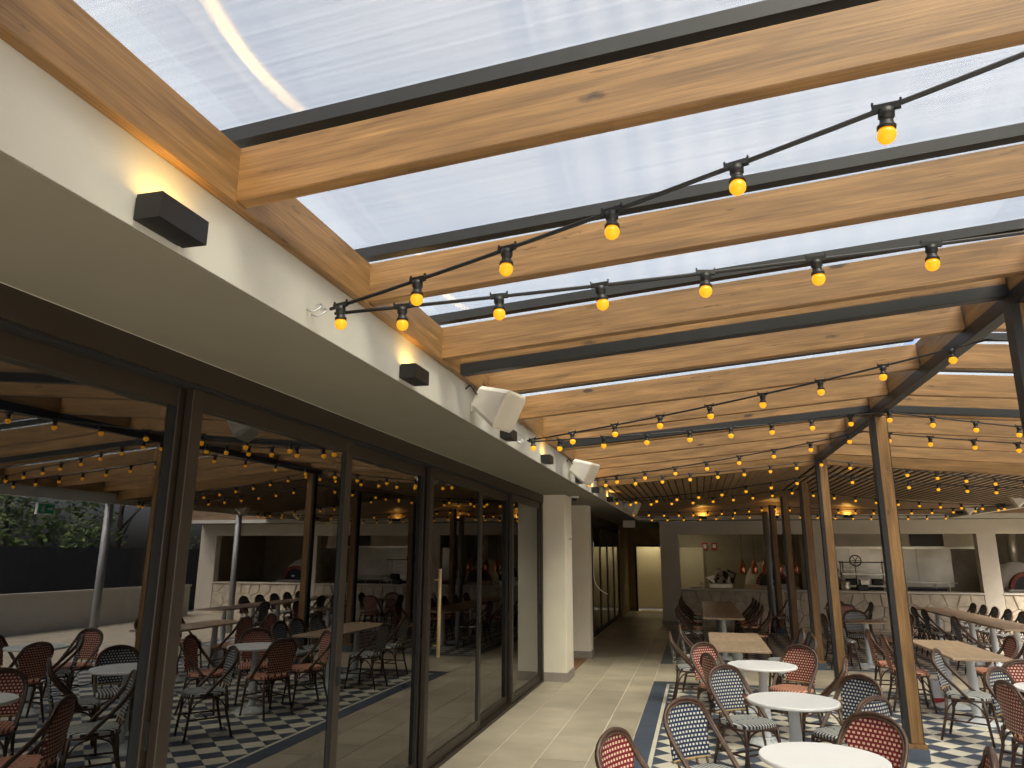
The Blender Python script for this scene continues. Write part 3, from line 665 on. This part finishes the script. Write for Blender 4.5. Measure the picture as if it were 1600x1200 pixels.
def speaker(loc, rz, label):
    t_ = thing('loudspeaker', label, 'speaker', loc, rz, 'white wall loudspeakers')
    # tapered cabinet: wide front tilted down along local -y
    f_, b_ = [(-.15, -.145), (.15, -.145), (.15, .145), (-.15, .145)], [(-.1, -.09), (.1, -.09), (.1, .09), (-.1, .09)]
    def rr(p, k=.03):
        out = []
        for x_, z_ in p:
            sx, sz = (1 if x_ > 0 else -1), (1 if z_ > 0 else -1)
            q = [(x_, z_-sz*k), (x_-sx*k, z_)]
            out += q if sx*sz > 0 else q[::-1]
        return out
    F_, B_ = rr(f_), rr(b_); k = 8
    cab = MB().add([(x_, -.12, z_) for x_, z_ in F_]+[(x_, .14, z_) for x_, z_ in B_], [tuple(range(k)), tuple(range(2*k-1, k-1, -1))]+[(i, k+i, k+(i+1) % k, (i+1) % k) for i in range(k)])
    c_ = obj('cabinet', cab, 'speaker', t_, (.19, 0, 0), (R(27), 0, R(76)))
    G_ = rr([(x_*.87, z_*.87) for x_, z_ in f_], .025)
    obj('grille', MB().add([(x_, -.121, z_) for x_, z_ in F_]+[(x_, -.134, z_) for x_, z_ in G_], [tuple(range(k, 2*k))]+[(i, (i+1) % k, k+(i+1) % k, k+i) for i in range(k)]), 'greywall', c_)
    box('bracket', 'speaker', t_, .001, .09, -.02, .02, -.03, .03); obj('cable', MB().tube(smoothpath([(.005, -.16, .1), (.03, -.13, .13), (.06, -.08, .08), (.1, -.02, .04)]), .006, 5), 'black', t_)
for y, t_ in zip((4.95, 9.15, 16.3), ('before the third wall lamp', 'past the second string light hook', 'under the slatted ceiling')): speaker((XF, y, 2.9), 0, 'white tilted loudspeaker on the pale fascia '+t_)
for y, t_ in zip((15.6, 18.2), ('beside the round grey column', 'beside the kitchen corner lamp')): speaker((XRF, y, 2.92), R(180), 'white tilted loudspeaker on the open side fascia '+t_)
em = thing('emergency_light', 'white twin head emergency light on the fascia behind the loudspeaker', 'lamp', (XF, 5.72, 3.0))
obj('base', MB().bbox(.001, .06, -.1, .1, -.05, .05, c=.012), 'speaker', em)
for sg in (-1, 1):
    hd_ = obj('lamp_head', MB().lathe([(.01, -.05), (.03, -.045), (.038, .0), (.04, .03), (.034, .04)], 12), 'sign', em, (.07, sg*.06, .1), (R(18*sg), R(-14), 0))
    obj('neck', MB().tube([(0, 0, -.05), (-.01, 0, -.075)], .012, 6), 'speaker', hd_)
dc = thing('dome_camera', 'small white dome security camera under the soffit by the pillar', 'camera', (-1.9, 11.7, ZS))
obj('base', MB().lathe([(.075, -.001), (.07, -.03), (.05, -.035)], 16), 'speaker', dc); obj('dome', MB().lathe([(.048, -.036), (.044, -.055), (.028, -.075), (.008, -.082)], 14), 'lampblack', dc)
ex = thing('exit_sign', 'pale hanging exit sign box at the corridor mouth', 'sign', (-1.63, 18.4, 2.6))
obj('case', MB().bbox(-.15, .15, -.025, .025, -.085, .085, c=.006), 'greywall', ex)
for sg in (-.1, .1): obj('hanger', MB().tube([(sg, 0, .09), (sg, 0, .178)], .006, 5), 'black', ex)
e2 = thing('exit_sign', 'green running man exit sign under the open side fascia', 'sign', (XRF+.06, 10.4, 2.6))
box('case', 'sign', e2, -.025, .025, -.18, .18, -.1, .1); box('green_face', 'green', e2, -.0285, -.0255, -.16, .16, -.08, .08)
ar = MB().add([(-.03, .13, 0), (-.03, .09, .035), (-.03, .09, .013), (-.03, .02, .013), (-.03, .02, -.013), (-.03, .09, -.013), (-.03, .09, -.035)], [tuple(range(7))])
obj('arrow', ar, 'sign', e2)
mn = MB()
for a, b_ in (((-.06, .03), (-.08, -.005)), ((-.06, .02), (-.03, .005)), ((-.07, .02), (-.1, .02)), ((-.08, -.005), (-.05, -.03)), ((-.05, -.03), (-.06, -.06)), ((-.08, -.005), (-.11, -.05))): mn.tube([(-.031, a[0], a[1]), (-.031, b_[0], b_[1])], .0075, 6)
mn.tube([(-.031, -.052, .04), (-.031, -.052, .055)], .012, 8); obj('running_figure', mn, 'sign', e2)
for hgt, (y0, y1) in ((0, (14.1, 14.1)),):
    cb = MB().tube(smoothpath([(-1.965, 14.29, 2.1), (-1.96, 14.3, 1.9), (-1.97, 14.29, 1.6), (-1.95, 14.3, 1.35), (-1.85, 14.33, 1.2), (-1.72, 14.36, 1.12)]), .008, 6)
    tag(obj('loose_cable', cb, 'sign'), 'loose white cable hanging from the far pillar corner', 'cable')
hk = tag(obj('coat_hook', MB().tube(smoothpath([(-1.999, 11.7, 2.1), (-1.95, 11.68, 2.1), (-1.93, 11.66, 2.14), (-1.95, 11.66, 2.18)]), .008, 6), 'hook'), 'galvanised hook screwed into the near pillar', 'hook')

# ---------------------------------------------------------------- string lights
hold = MB().lathe([(.007, .0), (.026, -.005), (.026, -.034), (.02, -.038), (.023, -.058), (.03, -.063), (.03, -.075)], 12).box(-.044, .044, -.01, .01, -.008, .014).box(-.046, -.039, -.005, .005, .014, .026).box(.039, .046, -.005, .005, .014, .026).mesh('lamp_holder', 'lampblack')
bulb = MB().lathe([(.0285*math.sin(t)+.002, -.095-.031*math.cos(t)) for t in (2.3, 1.95, 1.57, 1.2, .85, .5, .15)], 14).mesh('bulb', 'bulb')
def string(pts, label, sg_, first=.06):
    s_ = thing('string_light', label, 'string light', pts[0], 0, 'amber festoon string lights'); o0 = Vector(pts[0])
    path = []
    for a, b_ in zip(pts, pts[1:]):
        a, b_ = Vector(a)-o0, Vector(b_)-o0; k = 14; sag = (b_-a).length*sg_
        for i in range(k+(b_+o0 == Vector(pts[-1]))):
            t = i/k; p = a.lerp(b_, t); p.z -= sag*4*t*(1-t); path.append(p)
    obj('cable', MB().tube(path, .0075, 6), 'lampblack', s_)
    d = 0; nxt = first
    for a, b_ in zip(path, path[1:]):
        L_ = (b_-a).length
        while nxt <= d+L_:
            p = a.lerp(b_, (nxt-d)/L_); az_ = math.atan2(b_.y-a.y, b_.x-a.x)
            h_ = link('lamp_holder', hold, s_, p, (random.uniform(-.12, .12), random.uniform(-.12, .12), az_)); h_.scale = (.82, .82, .82); link('bulb', bulb, h_); nxt += .415
        d += L_
    # eye hook at the left end
    obj('wall_hook', MB().tube(smoothpath([(-.1, -.02, .0), (-.07, -.02, -.012), (-.045, 0, .012), (-.055, .015, .03), (-.075, .01, .025)]), .0045, 5), 'hook', s_)
XL = XF+.1
zr = 3.225
S = [((XL, 2.62, 2.857), (XR, 1.52, 3.235), (XRF-.1, .4, 2.83), .012, 'from the first fascia hook toward the open end'),
     ((XL, 2.66, 2.85), (XR, 2.9, 3.07), (XRF-.1, 4.2, 2.83), .006, 'from the first fascia hook toward the kitchen'),
     ((XL, 6.34, 2.86), (XR, 5.04, 3.2), (XRF-.1, 4.3, 2.83), .012, 'from the second fascia hook toward the open end'),
     ((XL, 6.38, 2.855), (XR, 7.68, 3.235), (XRF-.1, 8.6, 2.83), .008, 'from the second fascia hook toward the kitchen'),
     ((XL, 9.87, 2.85), (XR, 8.67, 3.2), (XRF-.1, 8.7, 2.83), .012, 'from the third fascia hook toward the open end'),
     ((XL, 9.91, 2.845), (XR, 11.4, 3.235), (XRF-.1, 12.3, 2.83), .012, 'from the third fascia hook toward the kitchen'),
     ((XL, 13.5, 2.85), (XR, 11.75, 3.06), (XRF-.1, 12.5, 2.83), .018, 'crossing under the front of the slatted ceiling'),
     ((XL, 13.6, 2.84), (XR, 15.1, 3.12), (XRF-.1, 16.2, 2.83), .018, 'crossing under the middle of the slatted ceiling'),
     ((XL, 17.2, 2.84), (XR, 19.6, 3.08), (XRF-.1, 16.3, 2.83), .018, 'crossing under the far end of the slatted ceiling'),
     ((XL, 19.9, 2.84), (XR, 19.95, 2.92), (XRF-.1, 19.9, 2.83), .01, 'running along the kitchen fascia')]
for k, (a, b_, c_, sg_, t_) in enumerate(S): string([a, b_, c_], 'amber bulb string light '+t_, sg_, .3 if k % 2 else .06)

# ---------------------------------------------------------------- tables
def round_table(name, x, y, label, r=.345, top='whitetop'):
    t_ = thing('round_table', label, 'table', (x, y, 0), random.uniform(0, 6), 'round pedestal tables')
    obj('table_top', MB().lathe([(r-.006, 0), (r, .005), (r, .02), (r-.004, .025)], 48, (0, 0, .725)), top, t_)
    obj('pedestal', MB().lathe([(.05, .05), (.044, .08), (.036, .12), (.05, .15), (.056, .24), (.05, .4), (.042, .6), (.04, .69), (.06, .7), (.1, .71), (.1, .7249)], 18), 'castwhite', t_)
    b_ = obj('base', MB().lathe([(.225, .0), (.225, .012), (.2, .02), (.08, .045), (.052, .06)], 32), 'castwhite', t_)
    rb_ = MB()
    for q in range(12):
        a = q*math.pi/6; rb_.tube([(.2*math.cos(a), .2*math.sin(a), .022), (.07*math.cos(a), .07*math.sin(a), .05)], .006, 4)
    obj('base_ribs', rb_, 'castwhite', b_)
    return t_
def rect_table(x0, x1, y0, y1, label, group):
    cx, cy = (x0+x1)/2, (y0+y1)/2
    t_ = thing('timber_table', label, 'table', (cx, cy, 0), 0, group)
    a, b_ = (y1-y0)/2-.002, (x1-x0)/2
    obj('table_top', MB().bbox(-a, a, -b_, b_, .722, .75, c=.004), 'tabletimber', t_, (0, 0, 0), (0, 0, R(90)))
    obj('pedestal', MB().lathe([(.055, .05), (.048, .08), (.038, .12), (.055, .15), (.06, .24), (.052, .42), (.045, .6), (.045, .69), (.1, .71), (.1, .7219)], 18), 'castwhite', t_)
    obj('base', MB().lathe([(.24, 0), (.24, .012), (.21, .02), (.09, .045), (.056, .06)], 8), 'castwhite', t_)
round_table('a', .62, 4.72, 'white round table between the red chairs closest to the open end')
round_table('b', .66, 6.44, 'white round table flanked by navy chairs, second from the open end')
round_table('c', .58, 8.34, 'white round table next to the short pair of timber tables')
round_table('d', 2.95, 7.55, 'white round table on the open side of the first timber post')
round_table('e', 3.1, 4.9, 'white round table on the open side nearest the terrace end')
round_table('f', 2.77, 14.3, 'round table with ornate pale pedestal beyond the paving band', .36, 'tabletimber')
round_table('g', 2.95, 17.6, 'round table near the kitchen counter behind the ornate pedestal table', .36, 'tabletimber')
ORD = ['first', 'second', 'third', 'fourth', 'fifth']
def row(x0, x1, y0, y1, k, where, group):
    st_ = (y1-y0)/k
    for q in range(k): rect_table(x0, x1, y0+q*st_, y0+(q+1)*st_, 'pale timber table, '+ORD[k-1-q]+' from kitchen '+where, group)
row(.08, .78, 9.48, 11.56, 2, 'in the short pair past the white round tables', 'short pair by the glass doors')
row(2.68, 3.31, 9.45, 11.36, 2, 'in the short pair beyond the first timber post', 'short pair beyond the post')
row(.03, .75, 14.15, 19.2, 5, 'in the long row before the left counter', 'long row before the left counter')
row(4.55, 5.24, 13.3, 18.4, 5, 'in the long row along the open side', 'long row along the open side')

# ---------------------------------------------------------------- bistro chairs
half = [(.205, .06, .425), (.212, -.05, .54), (.213, -.165, .66), (.196, -.232, .76), (.135, -.249, .84), (0, -.256, .872)]
hp = smoothpath(half+[(-a, b_, c_) for a, b_, c_ in half[-2::-1]], 5)
def hoopx(z):
    best = [p.x for p in hp[:len(hp)//2+1] if True]
    pts_ = hp[:len(hp)//2+1]
    for a, b_ in zip(pts_, pts_[1:]):
        if a.z <= z <= b_.z: return a.x+(b_.x-a.x)*(z-a.z)/(b_.z-a.z+1e-9)
    return 0
def inset(k, dy): 
    c_ = Vector((0, -.12, .6)); return [Vector((p.x*k, p.y+dy, (p.z-.42)*(1-(1-k)*.55)+.42)) for p in hp]
frame = MB().tube(hp, .0135, 8).tube(inset(.925, .006), .0085, 6).tube([p+Vector((0, -.014, -.002)) for p in inset(.97, 0)], .0085, 6)
pm = MB(); rows = []
zs = [.5+.345*i/14 for i in range(15)]
for z in zs:
    hw = min(.168+max(0, (z-.5))*.03, max(.02, hoopx(z)*.925-.004)) if z < .69 else max(.02, hoopx(z)*.925-.002)
    rows.append((z, hw, -.256+(.872-z)*.155))
vs = []; nC = 8
for sgn in (1, -1):
    for z, hw, y in rows:
        for i in range(nC+1):
            t = -1+2*i/nC; vs.append((t*hw, y-.02*(1-t*t)+sgn*.006, z))
fs = []; o_ = len(rows)*(nC+1)
for r_ in range(len(rows)-1):
    for i in range(nC):
        a = r_*(nC+1)+i; q = (a, a+1, a+nC+2, a+nC+1); fs += [q[::-1], tuple(k+o_ for k in q)]
edge = [i for i in range(nC+1)]
for r_ in range(len(rows)-1):
    for i in (0, nC):
        a = r_*(nC+1)+i; fs.append((a, a+nC+1, a+nC+1+o_, a+o_))
for i in range(nC): fs += [(i, i+1, i+1+o_, i+o_), (o_-nC-1+i, o_-nC+i, 2*o_-nC+i, 2*o_-nC-1+i)]
pm.add(vs, fs, False)
def outline(k, n=28):
    out = []
    for i in range(n):
        a = 2*math.pi*i/n; ca, sa = math.cos(a), math.sin(a)
        x_ = math.copysign(abs(ca)**.62, ca)*.205*k; y_ = math.copysign(abs(sa)**.62, sa)*.205*k+.01
        out.append((x_*(1+.05*sa), y_))
    return out
so, si = outline(1), outline(.9); n_ = len(so)
seat = MB().add([(x_, y_, .425) for x_, y_ in so]+[(x_, y_, .452) for x_, y_ in so]+[(x_, y_, .464) for x_, y_ in si],
    [tuple(range(n_-1, -1, -1)), tuple(range(2*n_, 3*n_))]+[(i, (i+1) % n_, n_+(i+1) % n_, n_+i) for i in range(n_)]+[(n_+i, n_+(i+1) % n_, 2*n_+(i+1) % n_, 2*n_+i) for i in range(n_)])
rim = MB().tube([(x_, y_, .42) for x_, y_ in so]+[(*so[0], .42)], .011, 6, False)
legs = [MB().tube([(sx*.178, .17, .42), (sx*.185, .185, .25), (sx*.2, .215, .006)], [.0145, .0145, .0125], 8) for sx in (1, -1)]+[MB().tube([(sx*.165, -.165, .42), (sx*.172, -.185, .25), (sx*.19, -.25, .006)], [.0145, .0145, .0125], 8) for sx in (1, -1)]
stre = MB()
for sx in (1, -1): stre.tube([(sx*.187, .19, .21), (sx*.174, -.195, .21)], .009, 6)
stre.tube([(.18, 0, .21), (-.18, 0, .21)], .009, 6).tube([(.187, .188, .23), (-.187, .188, .23)], .009, 6)
brace = MB()
for a, b_ in (((.185, .187, .26), (-.185, .187, .26)), ((.172, -.188, .26), (-.172, -.188, .26))):
    brace.tube(smoothpath([a, (a[0]*.75, a[1]*.98, .37), (0, a[1]*.95, .41), (b_[0]*.75, b_[1]*.98, .37), b_], 4), .008, 5)
for sx in (1, -1): brace.tube(smoothpath([(sx*.186, .186, .26), (sx*.19, .12, .37), (sx*.195, 0, .41), (sx*.185, -.12, .37), (sx*.172, -.187, .26)], 4), .008, 5)
supps = [MB().tube([(x_, y_, .5), (x_, y_+.016, .44)], .009, 6) for x_, y_ in ((.13, -.19), (-.13, -.19), (.045, -.2), (-.045, -.2))]
lrail = MB().tube([(.172, -.197, .497), (.09, -.21, .497), (0, -.214, .497), (-.09, -.21, .497), (-.172, -.197, .497)], .0105, 7)
ME = {}
for nm, mb, m_ in (('back_frame', frame, 'rattan'), ('lower_rail', lrail, 'canelight'), ('seat_rim', rim, 'rattan'), ('stretcher', stre, 'rattan'), ('brace', brace, 'rattan')): ME[nm] = mb.mesh(nm, m_)
for i, mb in enumerate(supps): ME['supp%d' % i] = mb.mesh('back_support', 'rattan')
for i, mb in enumerate(legs): ME['leg%d' % i] = mb.mesh('leg', 'rattan')
for c_ in ('red', 'blu'): ME['panel'+c_] = pm.mesh('back_panel', c_+'back'); ME['seat'+c_] = seat.mesh('seat', c_+'seat')
def chair(ax, ay, deg, c_, label, group):
    d_ = Vector((math.cos(R(deg)), math.sin(R(deg)), 0)); p = Vector((ax, ay, 0))+d_*.256
    t_ = thing('bistro_chair', label, 'chair', p, R(deg-90), group)
    link('back_frame', ME['back_frame'], t_); link('back_panel', ME['panel'+c_], t_); link('lower_rail', ME['lower_rail'], t_); [link('back_support', ME['supp%d' % i], t_) for i in range(4)]
    s_ = link('seat', ME['seat'+c_], t_); link('seat_rim', ME['seat_rim'], s_)
    for i in range(4): link('leg', ME['leg%d' % i], t_)
    link('stretcher', ME['stretcher'], t_); link('brace', ME['brace'], t_)
RD, NV = 'red bistro chair ', 'navy bistro chair '
G1 = 'chairs at the white round tables'
ch = [
 (-.535, 4.5, -24, 'red', RD+'on the door side of the round table nearest the open end', G1),
 (-.156, 5.564, -46, 'blu', NV+'on the door side between the first two round tables', G1),
 (.168, 7.274, -50, 'blu', NV+'angled toward the second round table', G1),
 (.035, 8.053, 24, 'red', RD+'pushed to the door side of the third round table', G1),
 (-.011, 9.03, -48, 'red', RD+'behind the third round table on the door side', G1),
 (1.05, 9.06, 236, 'red', RD+'facing the third round table from the kitchen side', G1),
 (1.345, 8.08, 168, 'red', RD+'seen side on at the third round table by the post', G1),
 (1.27, 6.98, 222, 'blu', NV+'on the post side of the second round table', G1),
 (1.16, 5.98, 133, 'blu', NV+'half hidden behind the big red chair', G1),
 (1.03, 5.37, 232, 'red', RD+'on the post side of the round table nearest the open end', G1),
 (1.42, 4.57, 168, 'red', RD+'standing free behind the first round table', G1),
 (2.33, 6.97, 8, 'red', RD+'at the round table beyond the post, on its glass door side', G1),
 (2.55, 7.8, -48, 'blu', NV+'at the round table beyond the post, facing the open end', G1),
 (3.62, 7.5, 180, 'red', RD+'on the fence side of the round table beyond the post', G1),
 (3.0, 8.42, 268, 'red', RD+'on the kitchen side of the round table beyond the post', G1),
 (2.4, 4.9, 0, 'blu', NV+'at the open end table on the post side', G1),
 (3.8, 4.9, 180, 'red', RD+'at the open end table on the fence side', G1),
 (3.1, 5.7, 270, 'blu', NV+'at the open end table facing the open end', G1)]
G2 = 'chairs at the timber tables'
A = 'on the door side of the short timber pair'; B = 'on the post side of the short timber pair'
ch += [(-.417, 10.15, 3, 'blu', NV+A, G2), (-.315, 11.2, 0, 'blu', NV+A, G2)]
ch += [(x_, y_, 182, 'blu', NV+B, G2) for x_, y_ in ((1.34, 11.15), (1.37, 10.6), (1.33, 10.05))]
ch += [(2.42, 9.1, -28, 'blu', NV+'at the corner of the timber pair beyond the post', G2)]
ch += [(x_, y_, -2, 'red', RD+'on the post side of the far timber pair', G2) for x_, y_ in ((2.18, 11.2), (2.22, 10.55))]
ch += [(x_, y_, 180, 'red', RD+'on the fence side of the far timber pair', G2) for x_, y_ in ((3.78, 10.85), (3.76, 10.25))]
ch += [(-.46, y_, 0, c_, (RD if c_ == 'red' else NV)+'on the corridor side of the left counter row', G2) for y_, c_ in ((19.0, 'red'), (18.0, 'blu'), (17.0, 'red'), (15.6, 'red'), (14.7, 'blu'))]
ch += [(1.22, y_, 180, 'red', RD+'on the post side of the left counter row', G2) for y_ in (18.8, 17.9, 17.1, 16.2, 14.5)]
ch += [(4.07, y_, 0, 'blu', NV+'on the post side of the open side row', G2) for y_ in (17.7, 17.1, 16.4, 15.7, 14.0)]
ch += [(5.68, y_, 180, 'blu', NV+'on the fence side of the open side row', G2) for y_ in (18.1, 17.5, 16.9, 16.25, 15.6)]
ch += [(2.03, 13.95, 8, 'blu', NV+'beside the ornate pedestal table on the post side', G2), (3.5, 14.3, 182, 'red', RD+'beside the ornate pedestal table on the fence side', G2), (2.75, 15.1, 268, 'blu', NV+'beside the ornate pedestal table on the kitchen side', G2),
       (2.3, 17.3, 0, 'blu', NV+'at the table by the counter, post side', G2), (3.6, 17.8, 180, 'blu', NV+'at the table by the counter, fence side', G2), (2.95, 18.3, 270, 'red', RD+'at the table by the counter, counter side', G2), (2.9, 16.8, 95, 'red', RD+'at the table by the counter, terrace side', G2), (2.0, 18.5, 150, 'blu', NV+'standing loose by the downpipe', G2)]
seen = {}
for c_ in sorted(ch, key=lambda q: -q[1]):
    tot = sum(1 for q in ch if q[4] == c_[4]); i_ = seen.get(c_[4], 0); seen[c_[4]] = i_+1
    chair(*c_[:4], c_[4]+(', '+ORD[i_]+' from kitchen' if tot > 1 else ''), c_[5])
bag = thing('paper_box', 'small white box with a red band under the timber pair beyond the post', 'box', (2.95, 11.0, 0)); obj('carton', MB().bbox(-.13, .13, -.09, .09, 0, .3, c=.004), 'sign', bag); box('red_band', 'red', bag, -.132, .132, -.092, -.0905, .03, .09)
